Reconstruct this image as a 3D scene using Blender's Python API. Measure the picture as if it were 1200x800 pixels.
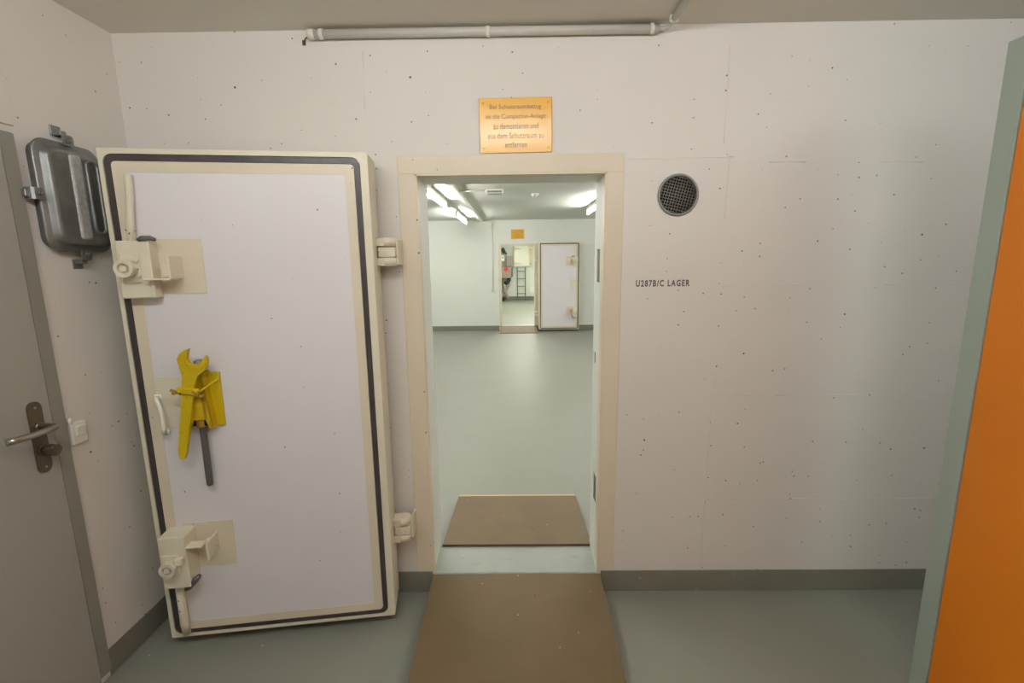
import bpy, bmesh, math, random
from mathutils import Vector, Matrix
for o in list(bpy.data.objects): bpy.data.objects.remove(o)
S = bpy.context.scene
C = S.collection
random.seed(7)
R = math.radians

# ------------------------------------------------------------------ camera
F_PX = 542.8
cam_d = bpy.data.cameras.new('camera'); cam = bpy.data.objects.new('camera', cam_d); C.objects.link(cam)
cam_d.sensor_fit = 'HORIZONTAL'; cam_d.sensor_width = 36.0; cam_d.lens = F_PX / 1200 * 36
cam_d.clip_start = 0.02; cam_d.clip_end = 100
yaw, pitch, roll = 0.009692, 0.171520, -0.011634
fw = Vector((-math.sin(yaw) * math.cos(pitch), math.cos(yaw) * math.cos(pitch), -math.sin(pitch)))
rt = Vector((math.cos(yaw), math.sin(yaw), 0)); up = rt.cross(fw)
c_, s_ = math.cos(roll), math.sin(roll)
rt, up = c_ * rt + s_ * up, -s_ * rt + c_ * up
m4 = Matrix((rt, up, -fw)).transposed().to_4x4(); m4.translation = Vector((0.4169, -2.0207, 1.5856))
cam.matrix_world = m4
S.camera = cam

# ------------------------------------------------------------------ world, exposure
w = bpy.data.worlds.new('world'); S.world = w; w.use_nodes = True
w.node_tree.nodes['Background'].inputs[0].default_value = (0.02, 0.02, 0.02, 1)
S.view_settings.view_transform = 'Standard'; S.view_settings.look = 'None'
S.view_settings.exposure = 0.0; S.view_settings.gamma = 1.0; S.view_settings.use_curve_mapping = False
S.cycles.use_denoising = True
S.cycles.max_bounces = 12; S.cycles.diffuse_bounces = 8; S.cycles.sample_clamp_indirect = 6

# strengths of the lamps in the rooms, seen and added (their builders read these)
NEAR_TUBE = dict(strength=98.0, strength_dim=74.0, tint=(0.99, 1.01, 0.99))
FAR_TUBE = dict(strength=118.0, tint=(1.0, 0.95, 0.91))
BACK_TUBE = dict(strength=330.0, tint=(1.0, 0.98, 0.86))

# ------------------------------------------------------------------ materials
def lin(r, g, b):
    f = lambda v: (v / 255 / 12.92) if v / 255 <= 0.04045 else ((v / 255 + 0.055) / 1.055) ** 2.4
    return (f(r), f(g), f(b), 1)
def mat(name, rgb, rough=0.6, metal=0.0, var=0.06, scale=6.0, bump=0.0, bscale=60.0, spec=0.5):
    m = bpy.data.materials.new(name); m.use_nodes = True
    nt = m.node_tree; N = nt.nodes; L = nt.links; b = N['Principled BSDF']
    b.inputs['Roughness'].default_value = rough; b.inputs['Metallic'].default_value = metal
    b.inputs['Specular IOR Level'].default_value = spec
    geo = N.new('ShaderNodeNewGeometry')
    nz = N.new('ShaderNodeTexNoise'); nz.inputs['Scale'].default_value = scale; nz.inputs['Detail'].default_value = 4
    L.new(geo.outputs['Position'], nz.inputs['Vector'])
    mr = N.new('ShaderNodeMapRange'); mr.inputs['From Min'].default_value = 0.25; mr.inputs['From Max'].default_value = 0.75
    mr.inputs['To Min'].default_value = 1 - var; mr.inputs['To Max'].default_value = 1 + var
    L.new(nz.outputs['Fac'], mr.inputs['Value'])
    mx = N.new('ShaderNodeMix'); mx.data_type = 'RGBA'; mx.blend_type = 'MULTIPLY'; mx.inputs['Factor'].default_value = 1
    mx.inputs['A'].default_value = lin(*rgb)
    L.new(mr.outputs['Result'], mx.inputs['B'])
    L.new(mx.outputs['Result'], b.inputs['Base Color'])
    m['col'] = 0
    if bump > 0:
        n2 = N.new('ShaderNodeTexNoise'); n2.inputs['Scale'].default_value = bscale; n2.inputs['Detail'].default_value = 5
        L.new(geo.outputs['Position'], n2.inputs['Vector'])
        bp = N.new('ShaderNodeBump'); bp.inputs['Strength'].default_value = bump; bp.inputs['Distance'].default_value = 0.004
        L.new(n2.outputs['Fac'], bp.inputs['Height']); L.new(bp.outputs['Normal'], b.inputs['Normal'])
    return m
def specks(m, scale, keep, radius, rgb, vertical=True):
    """small chips of another colour and pits with painted-in shade, scattered over a painted surface"""
    nt = m.node_tree; N = nt.nodes; L = nt.links; b = N['Principled BSDF']
    src = b.inputs['Base Color'].links[0].from_socket
    geo = N.new('ShaderNodeNewGeometry'); sp = N.new('ShaderNodeSeparateXYZ'); L.new(geo.outputs['Position'], sp.inputs[0])
    cb = N.new('ShaderNodeCombineXYZ')
    if vertical:
        ad = N.new('ShaderNodeMath'); ad.operation = 'ADD'; L.new(sp.outputs['X'], ad.inputs[0]); L.new(sp.outputs['Y'], ad.inputs[1])
        L.new(ad.outputs[0], cb.inputs[0]); L.new(sp.outputs['Z'], cb.inputs[1])
    else:
        L.new(sp.outputs['X'], cb.inputs[0]); L.new(sp.outputs['Y'], cb.inputs[1])
    vo = N.new('ShaderNodeTexVoronoi'); vo.voronoi_dimensions = '2D'; vo.inputs['Scale'].default_value = scale
    L.new(cb.outputs[0], vo.inputs['Vector'])
    sc = N.new('ShaderNodeSeparateColor'); L.new(vo.outputs['Color'], sc.inputs[0])
    th = N.new('ShaderNodeMapRange'); th.inputs['From Min'].default_value = 1 - keep; th.inputs['From Max'].default_value = 1
    th.inputs['To Min'].default_value = 0; th.inputs['To Max'].default_value = radius * scale
    L.new(sc.outputs[0], th.inputs['Value'])
    lt = N.new('ShaderNodeMath'); lt.operation = 'LESS_THAN'; L.new(vo.outputs['Distance'], lt.inputs[0]); L.new(th.outputs[0], lt.inputs[1])
    mx = N.new('ShaderNodeMix'); mx.data_type = 'RGBA'; L.new(lt.outputs[0], mx.inputs['Factor'])
    L.new(src, mx.inputs['A']); mx.inputs['B'].default_value = lin(*rgb)
    L.new(mx.outputs['Result'], b.inputs['Base Color'])
    return m
def scratches(m, scale, rgb, amount=0.5, lo=0.64):
    nt = m.node_tree; N = nt.nodes; L = nt.links; b = N['Principled BSDF']
    src = b.inputs['Base Color'].links[0].from_socket
    geo = N.new('ShaderNodeNewGeometry'); mp = N.new('ShaderNodeMapping')
    mp.inputs['Scale'].default_value = scale; L.new(geo.outputs['Position'], mp.inputs['Vector'])
    nz = N.new('ShaderNodeTexNoise'); nz.inputs['Scale'].default_value = 1; nz.inputs['Detail'].default_value = 6; nz.inputs['Roughness'].default_value = 0.65
    L.new(mp.outputs[0], nz.inputs['Vector'])
    mr = N.new('ShaderNodeMapRange'); mr.inputs['From Min'].default_value = lo; mr.inputs['From Max'].default_value = lo + 0.08
    mr.inputs['To Max'].default_value = amount; L.new(nz.outputs['Fac'], mr.inputs['Value'])
    mx = N.new('ShaderNodeMix'); mx.data_type = 'RGBA'; L.new(mr.outputs[0], mx.inputs['Factor'])
    L.new(src, mx.inputs['A']); mx.inputs['B'].default_value = lin(*rgb); L.new(mx.outputs['Result'], b.inputs['Base Color'])
    return m
def glow(name, strength, tint):
    m = bpy.data.materials.new(name); m.use_nodes = True; b = m.node_tree.nodes['Principled BSDF']
    b.inputs['Base Color'].default_value = (0.9, 0.9, 0.9, 1)
    b.inputs['Emission Color'].default_value = (*tint, 1); b.inputs['Emission Strength'].default_value = strength
    return m

M = {}
M['wall'] = specks(specks(mat('painted_concrete', (219, 215, 209), 0.55, var=0.025, scale=1.5, bump=0.10, bscale=35), 7.0, 0.36, 0.0047, (92, 87, 82)), 13.0, 0.38, 0.0036, (110, 105, 99))  # dark specks paint the shade inside the bug holes into the colour
M['wall_white'] = mat('white_paint', (219, 223, 216), 0.6, var=0.02, scale=1.5, bump=0.05, bscale=35)
M['ceiling_white'] = mat('ceiling_white_paint', (204, 208, 200), 0.65, var=0.02, scale=1.2, bump=0.05, bscale=30)
M['ceiling'] = mat('ceiling_paint', (222, 218, 209), 0.7, var=0.02, scale=1.2, bump=0.06, bscale=30)
M['floor'] = specks(mat('floor_coating', (134, 136, 126), 0.47, var=0.03, scale=2.2, bump=0.03, bscale=25), 9.0, 0.10, 0.004, (185, 188, 182), False)
M['base'] = specks(mat('grey_skirting_paint', (122, 121, 108), 0.5, var=0.05, scale=9), 11.0, 0.25, 0.006, (150, 150, 143))
M['sill'] = scratches(mat('sill_paint', (158, 166, 157), 0.45, var=0.05, scale=14), (6, 45, 6), (110, 110, 100), 0.7, 0.62)
M['cream'] = specks(mat('cream_enamel', (216, 205, 183), 0.42, var=0.03, scale=5, bump=0.04, bscale=30), 10.0, 0.22, 0.004, (80, 60, 45))
M['creamlight'] = mat('cream_enamel_light', (220, 213, 192), 0.42, var=0.03, scale=5, bump=0.05, bscale=40)
M['chipped'] = specks(mat('chipped_cream_enamel', (220, 212, 192), 0.42, var=0.04, scale=12, bump=0.12, bscale=55), 40.0, 0.30, 0.0035, (90, 75, 60))
M['panel'] = specks(mat('leaf_concrete_paint', (222, 219, 221), 0.5, var=0.02, scale=3, bump=0.10, bscale=28), 9.0, 0.22, 0.0035, (110, 105, 105))
M['rubber'] = mat('black_rubber', (62, 55, 56), 0.38, var=0.25, scale=18, bump=0.2, bscale=60)
M['dark'] = mat('opening_shade', (22, 20, 19), 0.8)  # near-black colour standing in for the shade inside openings
M['doorgrey'] = mat('grey_door_enamel', (158, 156, 147), 0.45, var=0.02, scale=3)
M['greydark'] = mat('grey_enamel_darkened', (140, 138, 129), 0.45, var=0.03, scale=5)  # door grey painted darker, as shade on a frame at another angle
M['bronze'] = mat('bronze_plate', (100, 88, 74), 0.42, metal=0.5, var=0.05, scale=20)
M['steel'] = mat('brushed_steel', (176, 170, 160), 0.28, metal=1.0, var=0.05, scale=40)
M['galv'] = mat('galvanised_steel', (142, 144, 143), 0.44, metal=0.75, var=0.26, scale=14, bump=0.15, bscale=45)
M['galv_rough'] = mat('galvanised_rough', (190, 193, 193), 0.55, metal=0.5, var=0.22, scale=90, bump=0.4, bscale=120)
M['rod'] = mat('dull_steel', (112, 112, 110), 0.45, metal=0.7, var=0.12, scale=40, bump=0.3, bscale=160)
M['brass'] = mat('brass', (190, 160, 80), 0.4, metal=0.8, var=0.1, scale=40)
M['yellow'] = specks(mat('yellow_enamel', (196, 170, 3), 0.38, var=0.04, scale=15), 55.0, 0.12, 0.003, (120, 96, 20))
M['yellowdark'] = mat('yellow_enamel_worn', (190, 158, 8), 0.4, var=0.08, scale=20)
M['orange'] = mat('orange_panel', (226, 128, 14), 0.42, var=0.04, scale=2.5)
M['cabgrey'] = scratches(mat('green_grey_enamel', (164, 178, 168), 0.4, var=0.02, scale=4), (9, 30, 9), (95, 100, 95), 0.5, 0.72)
M['ramp'] = scratches(specks(mat('brown_hardboard', (103, 86, 57), 0.62, var=0.10, scale=5, bump=0.06, bscale=50), 12.0, 0.16, 0.004, (185, 170, 145), False), (50, 7, 5), (92, 72, 50), 0.6, 0.66)
specks(M['ramp'], 6.0, 0.16, 0.006, (58, 44, 28), False)
M['rampedge'] = mat('hardboard_edge', (86, 68, 48), 0.7, var=0.1, scale=40)
M['ramppale'] = mat('hardboard_pale_edge', (196, 168, 122), 0.6, var=0.05, scale=20)
M['plaque'] = mat('gold_anodised', (222, 166, 34), 0.62, metal=0.35, var=0.03, scale=10)
_pb = M['plaque'].node_tree.nodes['Principled BSDF']; _pb.inputs['Coat Weight'].default_value = 1.0; _pb.inputs['Coat Roughness'].default_value = 0.2
M['plaquetext'] = mat('engraved_brown', (120, 84, 48), 0.6)
M['stencil'] = mat('stencil_ink', (96, 86, 82), 0.7, var=0.1, scale=60)
M['pipe'] = mat('grey_pvc', (198, 196, 187), 0.4, var=0.02)
M['plastic'] = mat('white_plastic', (224, 222, 212), 0.35, var=0.02)
M['ventmetal'] = mat('vent_zinc', (140, 138, 132), 0.45, metal=0.5, var=0.12, scale=30)
M['hose'] = mat('grey_hose', (150, 142, 132), 0.6, var=0.1, scale=15)
M['machine'] = mat('machine_taupe', (150, 134, 124), 0.5, var=0.05, scale=10)
M['red'] = mat('red_label', (205, 50, 55), 0.5)
M['black'] = mat('black_plastic', (38, 36, 36), 0.5)
M['white'] = mat('white_enamel', (236, 234, 222), 0.4, var=0.02)

# ------------------------------------------------------------------ mesh helpers
class MB:
    def __init__(s): s.bm = bmesh.new()
    def add(s, t):
        vm = [s.bm.verts.new(v.co) for v in t.verts]
        t.verts.index_update()
        for f in t.faces:
            try:
                nf = s.bm.faces.new([vm[v.index] for v in f.verts]); nf.smooth = f.smooth
            except ValueError: pass
        t.free(); return s
    def box(s, x0, x1, y0, y1, z0, z1, bev=0.0, seg=1, rot=None, piv=None):
        t = bmesh.new(); bmesh.ops.create_cube(t, size=1)
        for v in t.verts:
            v.co = Vector(((x0 + x1) / 2 + v.co.x * (x1 - x0), (y0 + y1) / 2 + v.co.y * (y1 - y0), (z0 + z1) / 2 + v.co.z * (z1 - z0)))
        if bev: bmesh.ops.bevel(t, geom=list(t.edges), offset=bev, segments=seg, affect='EDGES', profile=0.5)
        if rot:
            p = Vector(piv or ((x0 + x1) / 2, (y0 + y1) / 2, (z0 + z1) / 2)); mt = Matrix.Translation(p) @ rot.to_4x4() @ Matrix.Translation(-p)
            t.transform(mt)
        t.verts.index_update(); return s.add(t)
    def cyl(s, a, b, r, r2=None, n=20, cap=True, smooth=True):
        a, b = Vector(a), Vector(b); r2 = r if r2 is None else r2
        d = (b - a).normalized(); q = Vector((0, 0, 1)) if abs(d.z) < 0.9 else Vector((1, 0, 0))
        u = d.cross(q).normalized(); v = d.cross(u)
        ring = lambda p, rr: [s.bm.verts.new(p + rr * (math.cos(2 * math.pi * k / n) * u + math.sin(2 * math.pi * k / n) * v)) for k in range(n)]
        A, B = ring(a, r), ring(b, r2)
        for k in range(n):
            f = s.bm.faces.new((A[k], A[(k + 1) % n], B[(k + 1) % n], B[k])); f.smooth = smooth
        if cap: s.bm.faces.new(A[::-1]); s.bm.faces.new(B)
        return s
    def tube(s, pts, r, n=12, cap=True):
        P = [Vector(p) for p in pts]; rings = []; u = None
        for i, p in enumerate(P):
            d = ((P[min(i + 1, len(P) - 1)] - P[max(i - 1, 0)])).normalized()
            if u is None:
                q = Vector((0, 0, 1)) if abs(d.z) < 0.9 else Vector((1, 0, 0)); u = d.cross(q).normalized()
            u = (u - d * u.dot(d)).normalized(); v = d.cross(u)
            rr = r[i] if isinstance(r, (list, tuple)) else r
            rings.append([s.bm.verts.new(p + rr * (math.cos(2 * math.pi * k / n) * u + math.sin(2 * math.pi * k / n) * v)) for k in range(n)])
        for A, B in zip(rings, rings[1:]):
            for k in range(n):
                f = s.bm.faces.new((A[k], A[(k + 1) % n], B[(k + 1) % n], B[k])); f.smooth = True
        if cap: s.bm.faces.new(rings[0][::-1]); s.bm.faces.new(rings[-1])
        return s
    def prism(s, poly, axis, a, b, bev=0.0):
        """polygon in the two other axes, extruded along axis ('x','y','z') from a to b"""
        t = bmesh.new()
        def co(p, h): return {'x': (h, p[0], p[1]), 'y': (p[0], h, p[1]), 'z': (p[0], p[1], h)}[axis]
        A = [t.verts.new(co(p, a)) for p in poly]; B = [t.verts.new(co(p, b)) for p in poly]; n = len(poly)
        for k in range(n): t.faces.new((A[k], A[(k + 1) % n], B[(k + 1) % n], B[k]))
        t.faces.new(A[::-1]); t.faces.new(B)
        if bev:
            e = [ed for ed in t.edges if abs({'x': 0, 'y': 1, 'z': 2}[axis] is not None) and ed.verts[0].co[{'x': 0, 'y': 1, 'z': 2}[axis]] == ed.verts[1].co[{'x': 0, 'y': 1, 'z': 2}[axis]]]
            bmesh.ops.bevel(t, geom=e, offset=bev, segments=2, affect='EDGES')
        t.verts.index_update(); return s.add(t)
    def ring_frame(s, outer, inner, axis, a, b):
        """flat closed band between two outlines with the same number of points, extruded a..b"""
        co = lambda p, h: {'x': (h, p[0], p[1]), 'y': (p[0], h, p[1]), 'z': (p[0], p[1], h)}[axis]
        n = len(outer); V = [[s.bm.verts.new(co(p, h)) for p in o] for h in (a, b) for o in (outer, inner)]
        oa, ia, ob, ib = V
        for k in range(n):
            j = (k + 1) % n
            for q in ((oa[k], oa[j], ia[j], ia[k]), (ob[k], ib[k], ib[j], ob[j]), (oa[k], ob[k], ob[j], oa[j]), (ia[k], ia[j], ib[j], ib[k])):
                s.bm.faces.new(q)
        return s
    def panel(s, u0, u1, v0, v1, holes, axis, a, b):
        """slab with rectangular holes; holes = [(u0,u1,v0,v1)], thickness a..b along axis"""
        us = sorted({u0, u1, *[h[0] for h in holes], *[h[1] for h in holes]}); us = [u for u in us if u0 <= u <= u1]
        vs = sorted({v0, v1, *[h[2] for h in holes], *[h[3] for h in holes]}); vs = [v for v in vs if v0 <= v <= v1]
        solid = {}
        for i in range(len(us) - 1):
            for j in range(len(vs) - 1):
                cu, cv = (us[i] + us[i + 1]) / 2, (vs[j] + vs[j + 1]) / 2
                solid[i, j] = not any(h[0] < cu < h[1] and h[2] < cv < h[3] for h in holes)
        co = lambda u, v, h: {'x': (h, u, v), 'y': (u, h, v), 'z': (u, v, h)}[axis]
        cache = {}
        def V(i, j, h):
            k = (i, j, h)
            if k not in cache: cache[k] = s.bm.verts.new(co(us[i], vs[j], h))
            return cache[k]
        for (i, j), ok in solid.items():
            if not ok: continue
            s.bm.faces.new((V(i, j, a), V(i + 1, j, a), V(i + 1, j + 1, a), V(i, j + 1, a)))
            s.bm.faces.new((V(i, j, b), V(i, j + 1, b), V(i + 1, j + 1, b), V(i + 1, j, b)))
            for (di, dj, p, q) in ((-1, 0, (i, j), (i, j + 1)), (1, 0, (i + 1, j), (i + 1, j + 1)), (0, -1, (i, j), (i + 1, j)), (0, 1, (i, j + 1), (i + 1, j + 1))):
                if not solid.get((i + di, j + dj), False):
                    s.bm.faces.new((V(*p, a), V(*q, a), V(*q, b), V(*p, b)))
        return s
    def build(s, name, m, parent=None, mirror=False, loc=None):
        bm = s.bm
        if mirror:
            for v in bm.verts: v.co.x = -v.co.x
        bmesh.ops.recalc_face_normals(bm, faces=list(bm.faces))
        me = bpy.data.meshes.new(name); bm.to_mesh(me); bm.free()
        me.materials.append(m)
        o = bpy.data.objects.new(name, me); C.objects.link(o)
        if parent: o.parent = parent
        if loc: o.location = loc
        return o
def tag(o, label=None, cat=None, group=None, kind=None):
    if label: o['label'] = label
    if cat: o['category'] = cat
    if group: o['group'] = group
    if kind: o['kind'] = kind
    return o
def empty(name, loc=(0, 0, 0), rz=0.0):
    o = bpy.data.objects.new(name, None); C.objects.link(o); o.location = loc; o.rotation_euler = (0, 0, rz); o.empty_display_size = 0.1
    return o
def copy_tree(o, parent=None):
    c = o.copy(); C.objects.link(c); c.parent = parent
    for ch in [x for x in bpy.data.objects if x.parent == o]: copy_tree(ch, c)
    return c
def struct(o, label=None, cat=None): return tag(o, label, cat, kind='structure')
def text_mesh(body, height, width=None, align='CENTER', spacing=1.0, bold=0.0):
    cu = bpy.data.curves.new('lettering', 'FONT'); cu.body = body; cu.size = height; cu.align_x = align; cu.extrude = 0.0003
    cu.space_character = spacing; cu.resolution_u = 4; cu.offset = bold
    o = bpy.data.objects.new('lettering', cu); C.objects.link(o)
    dg = bpy.context.evaluated_depsgraph_get(); me = bpy.data.meshes.new_from_object(o.evaluated_get(dg))
    bpy.data.objects.remove(o); bpy.data.curves.remove(cu)
    return me
def fit(me, x0, x1, z0, z1, y, flip=True):
    """place a lettering mesh upright in the plane y = const, filling the given box"""
    xs = [v.co.x for v in me.vertices]; ys = [v.co.y for v in me.vertices]
    for v in me.vertices:
        X = x0 + (v.co.x - min(xs)) / (max(xs) - min(xs)) * (x1 - x0) if False else None
    ax, bx, ay, by = min(xs), max(xs), min(ys), max(ys)
    for v in me.vertices:
        v.co = Vector((x0 + (v.co.x - ax) / (bx - ax) * (x1 - x0), y - v.co.z, z0 + (v.co.y - ay) / (by - ay) * (z1 - z0)))
    return me
def rrect(x0, x1, z0, z1, r, n=6):
    P = []
    for cx, cz, a0 in ((x1 - r, z1 - r, 0), (x0 + r, z1 - r, 90), (x0 + r, z0 + r, 180), (x1 - r, z0 + r, 270)):
        for k in range(n + 1):
            a = R(a0 + 90 * k / n); P.append((cx + r * math.cos(a), cz + r * math.sin(a)))
    return P

# ------------------------------------------------------------------ dimensions
H = 2.5; T = 0.231; Z0 = 0.098; ZT = 1.948; XL = -1.191; YF = 8.68; HB = 0.11
XR, YB = 4.2, -3.6
F0, F1 = -4.2, 5.2                # far room sides
Y2 = 17.1                          # last room's back wall
OX0, OX1 = 0.085, 0.845            # far opening

# ------------------------------------------------------------------ structure
struct(MB().box(-4.4, 5.4, YB, Y2 + 0.3, -0.2, 0).build('floor', M['floor']), 'grey-green glossy coated floor running through all rooms', 'floor')
struct(MB().box(XL - 0.2, XR + 0.2, YB - 0.2, T / 2, H, H + 0.2).build('ceiling', M['ceiling']), 'pale grey painted ceiling of the front room', 'ceiling')
struct(MB().box(F0 - 0.1, F1 + 0.1, T / 2, Y2 + 0.3, H, H + 0.2).build('ceiling', M['ceiling_white']), 'white ceiling of the bright room beyond the doorway', 'ceiling')

# back wall of the front room: doorway and round vent hole
VX, VZ, VR = 1.099, 1.850, 0.078
wb = MB().panel(XL - 0.1, XR + 0.1, 0, H, [(0, 0.8, 0, ZT), (VX - 0.1, VX + 0.1, VZ - 0.1, VZ + 0.1)], 'y', 0, T)
n = 48; sq, ci, cb_ = [], [], []
for k in range(n):
    a = 2 * math.pi * k / n; cx, sz = math.cos(a), math.sin(a); q = 0.1 / max(abs(cx), abs(sz))
    sq.append(wb.bm.verts.new((VX + q * cx, 0, VZ + q * sz))); ci.append(wb.bm.verts.new((VX + VR * cx, 0, VZ + VR * sz))); cb_.append(wb.bm.verts.new((VX + VR * cx, T, VZ + VR * sz)))
for k in range(n):
    j = (k + 1) % n
    wb.bm.faces.new((sq[k], sq[j], ci[j], ci[k])); wb.bm.faces.new((ci[k], ci[j], cb_[j], cb_[k]))
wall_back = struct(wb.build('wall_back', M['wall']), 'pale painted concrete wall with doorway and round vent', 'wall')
# formwork seams standing proud of the concrete
def seam(pts, name='formwork_seam'):
    b = MB(); rnd = random.Random(len(pts) * 31 + int(pts[0][0] * 100))
    (xa, za), (xb, zb) = pts; L = math.hypot(xb - xa, zb - za); k = max(2, int(L / 0.06)); P = []
    for i in range(k + 1):
        t = i / k; o = rnd.uniform(-0.002, 0.002)
        P.append((xa + (xb - xa) * t + (o if abs(xb - xa) < abs(zb - za) else 0), 0.0008 + rnd.uniform(-0.0006, 0.0006), za + (zb - za) * t + (o if abs(xb - xa) >= abs(zb - za) else 0)))
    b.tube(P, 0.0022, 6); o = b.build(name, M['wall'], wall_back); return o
for p in (((1.290, 0.12), (1.296, 1.05)), ((1.30, 1.75), (1.305, 2.01)), ((1.277, 2.05), (1.28, 2.42)), ((-0.19, 2.2), (-0.187, 2.42)), ((0.883, 1.997), (1.322, 1.998)),
          ((1.30, 0.980), (1.46, 0.978)), ((1.58, 0.978), (2.40, 0.974)), ((1.30, 0.479), (1.46, 0.477)), ((1.65, 0.476), (1.95, 0.474)), ((2.05, 0.474), (2.38, 0.472)),
          ((1.47, 1.976), (1.62, 1.975)), ((1.92, 1.972), (2.10, 1.97)), ((1.31, 1.47), (1.36, 1.47)), ((1.56, 1.47), (1.64, 1.47)), ((2.0, 1.468), (2.32, 1.466))):
    seam(p)
me = fit(text_mesh('U287B/C LAGER', 0.05, spacing=1.3, bold=0.0016), 0.936, 1.168, 1.470, 1.499, -0.0004)
me.materials.append(M['stencil']); lt = bpy.data.objects.new('stencil_lettering', me); C.objects.link(lt); lt.parent = wall_back
lt['label'] = 'grey stencilled room number lettering'

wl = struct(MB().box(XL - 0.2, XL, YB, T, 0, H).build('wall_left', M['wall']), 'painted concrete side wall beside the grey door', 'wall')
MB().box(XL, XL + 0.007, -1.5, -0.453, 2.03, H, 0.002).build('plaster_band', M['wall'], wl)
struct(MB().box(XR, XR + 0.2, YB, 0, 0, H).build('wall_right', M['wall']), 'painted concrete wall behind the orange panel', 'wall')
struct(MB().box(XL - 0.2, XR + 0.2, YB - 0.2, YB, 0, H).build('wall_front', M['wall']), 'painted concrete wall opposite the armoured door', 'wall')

# bright room
struct(MB().panel(F0, F1, 0, H, [(OX0, OX1, 0, ZT)], 'y', YF, YF + 0.25).build('wall_far', M['wall_white']), 'white end wall of the bright room with second doorway', 'wall')
struct(MB().box(F0 - 0.2, F0, T, YF + 0.25, 0, H).build('wall_far_left', M['wall_white']), 'white left wall of the bright room', 'wall')
struct(MB().box(F1, F1 + 0.2, T, YF + 0.25, 0, H).build('wall_far_right', M['wall_white']), 'white right wall of the bright room', 'wall')
struct(MB().box(F0, XL - 0.1, 0.03, T, 0, H).build('wall_inner_left', M['wall_white']), 'white near wall of the bright room left of doorway', 'wall')
struct(MB().box(XR + 0.1, F1, 0.03, T, 0, H).build('wall_inner_right', M['wall_white']), 'white near wall of the bright room right of doorway', 'wall')
# last room
struct(MB().box(-1.0, 2.2, Y2, Y2 + 0.2, 0, H).build('wall_end', M['wall_white']), 'white wall behind the ladder in the last room', 'wall')
struct(MB().box(-1.2, -1.0, YF + 0.25, Y2, 0, H).build('wall_end_left', M['wall_white']), 'white left wall of the last room', 'wall')
struct(MB().box(2.2, 2.4, YF + 0.25, Y2, 0, H).build('wall_end_right', M['wall_white']), 'white right wall of the last room', 'wall')

def base(name, x0, x1, y0, y1, label, h=HB, m='base'):
    struct(MB().box(x0, x1, y0, y1, 0, h, 0.002).build(name, M[m]), label, 'baseboard')
base('baseboard_back', 0.812, XR, -0.005, 0, 'dark grey painted skirting right of the doorway')
base('baseboard_back', XL, 0.0, -0.005, 0, 'dark grey painted skirting left of the doorway')
base('baseboard_left', XL, XL + 0.005, -0.463, -0.005, 'dark grey painted skirting along the side wall')
base('baseboard_far', F0, OX0 - 0.06, YF - 0.006, YF, 'grey skirting of the end wall left of second doorway')
base('baseboard_far', OX1 + 0.07, F1, YF - 0.006, YF, 'grey skirting of the end wall behind second armoured door')
base('baseboard_end', -1.0, 2.2, Y2 - 0.006, Y2, 'grey skirting beneath the ladder in the last room', 0.16)

# sills
struct(MB().box(0.0, 0.8, 0.0, T, 0, Z0, 0.004).build('trim_1', M['sill']), 'raised grey-green painted sill between the two brown ramps', 'sill')
struct(MB().box(OX0, OX1, YF, YF + 0.25, 0, Z0, 0.003).build('trim_2', M['sill']), 'raised sill of the second doorway', 'sill')

# cream steel frame of the doorway, with strike slots in the right jamb
tr = struct(empty('trim_3'), 'cream steel frame around the front doorway', 'door frame')
EW = 0.072
MB().box(-EW, 0.8 + EW, -0.004, 0.001, ZT, ZT + EW, 0.0015).build('frame_head', M['cream'], tr)
MB().box(-EW, 0, -0.004, 0.001, HB, ZT, 0.0015).build('frame_face', M['cream'], tr)
MB().box(0.8, 0.8 + EW, -0.004, 0.001, HB, ZT, 0.0015).build('frame_face', M['cream'], tr)
MB().box(-0.001, 0.007, -0.003, 0.045, Z0, ZT).build('frame_lining', M['cream'], tr)
MB().box(0, 0.8, -0.003, 0.045, ZT - 0.007, ZT + 0.001).build('frame_lining', M['cream'], tr)
slots = [(0.09, 0.165, 1.485, 1.635), (0.155, 0.195, 1.095, 1.150), (0.075, 0.150, 0.405, 0.550)]
MB().panel(-0.003, 0.06, Z0, ZT, [], 'x', 0.793, 0.801).build('frame_lining', M['cream'], tr)
MB().panel(0.06, T + 0.001, Z0, ZT, slots, 'x', 0.795, 0.801).build('white_lining', M['wall_white'], tr)
MB().box(-0.001, 0.005, 0.045, T + 0.001, Z0, ZT).build('white_lining', M['wall_white'], tr)
MB().box(0, 0.8, 0.045, T + 0.001, ZT - 0.005, ZT + 0.001).build('white_lining', M['wall_white'], tr)
for (a, b, c, d) in slots:
    MB().box(0.7985, 0.8005, a, b, c, d).build('strike_slot', M['bronze'], tr)

# frame of the second doorway
tf = struct(empty('trim_4'), 'cream steel frame around the second doorway', 'door frame')
MB().box(OX0 - 0.055, OX0, YF - 0.004, YF + 0.001, 0.1, ZT).build('frame_face', M['cream'], tf)
MB().box(OX1, OX1 + 0.07, YF - 0.004, YF + 0.001, 0.1, ZT).build('frame_face', M['cream'], tf)
MB().box(OX0 - 0.055, OX1 + 0.07, YF - 0.004, YF + 0.001, ZT, ZT + 0.03).build('frame_head', M['cream'], tf)

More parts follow.
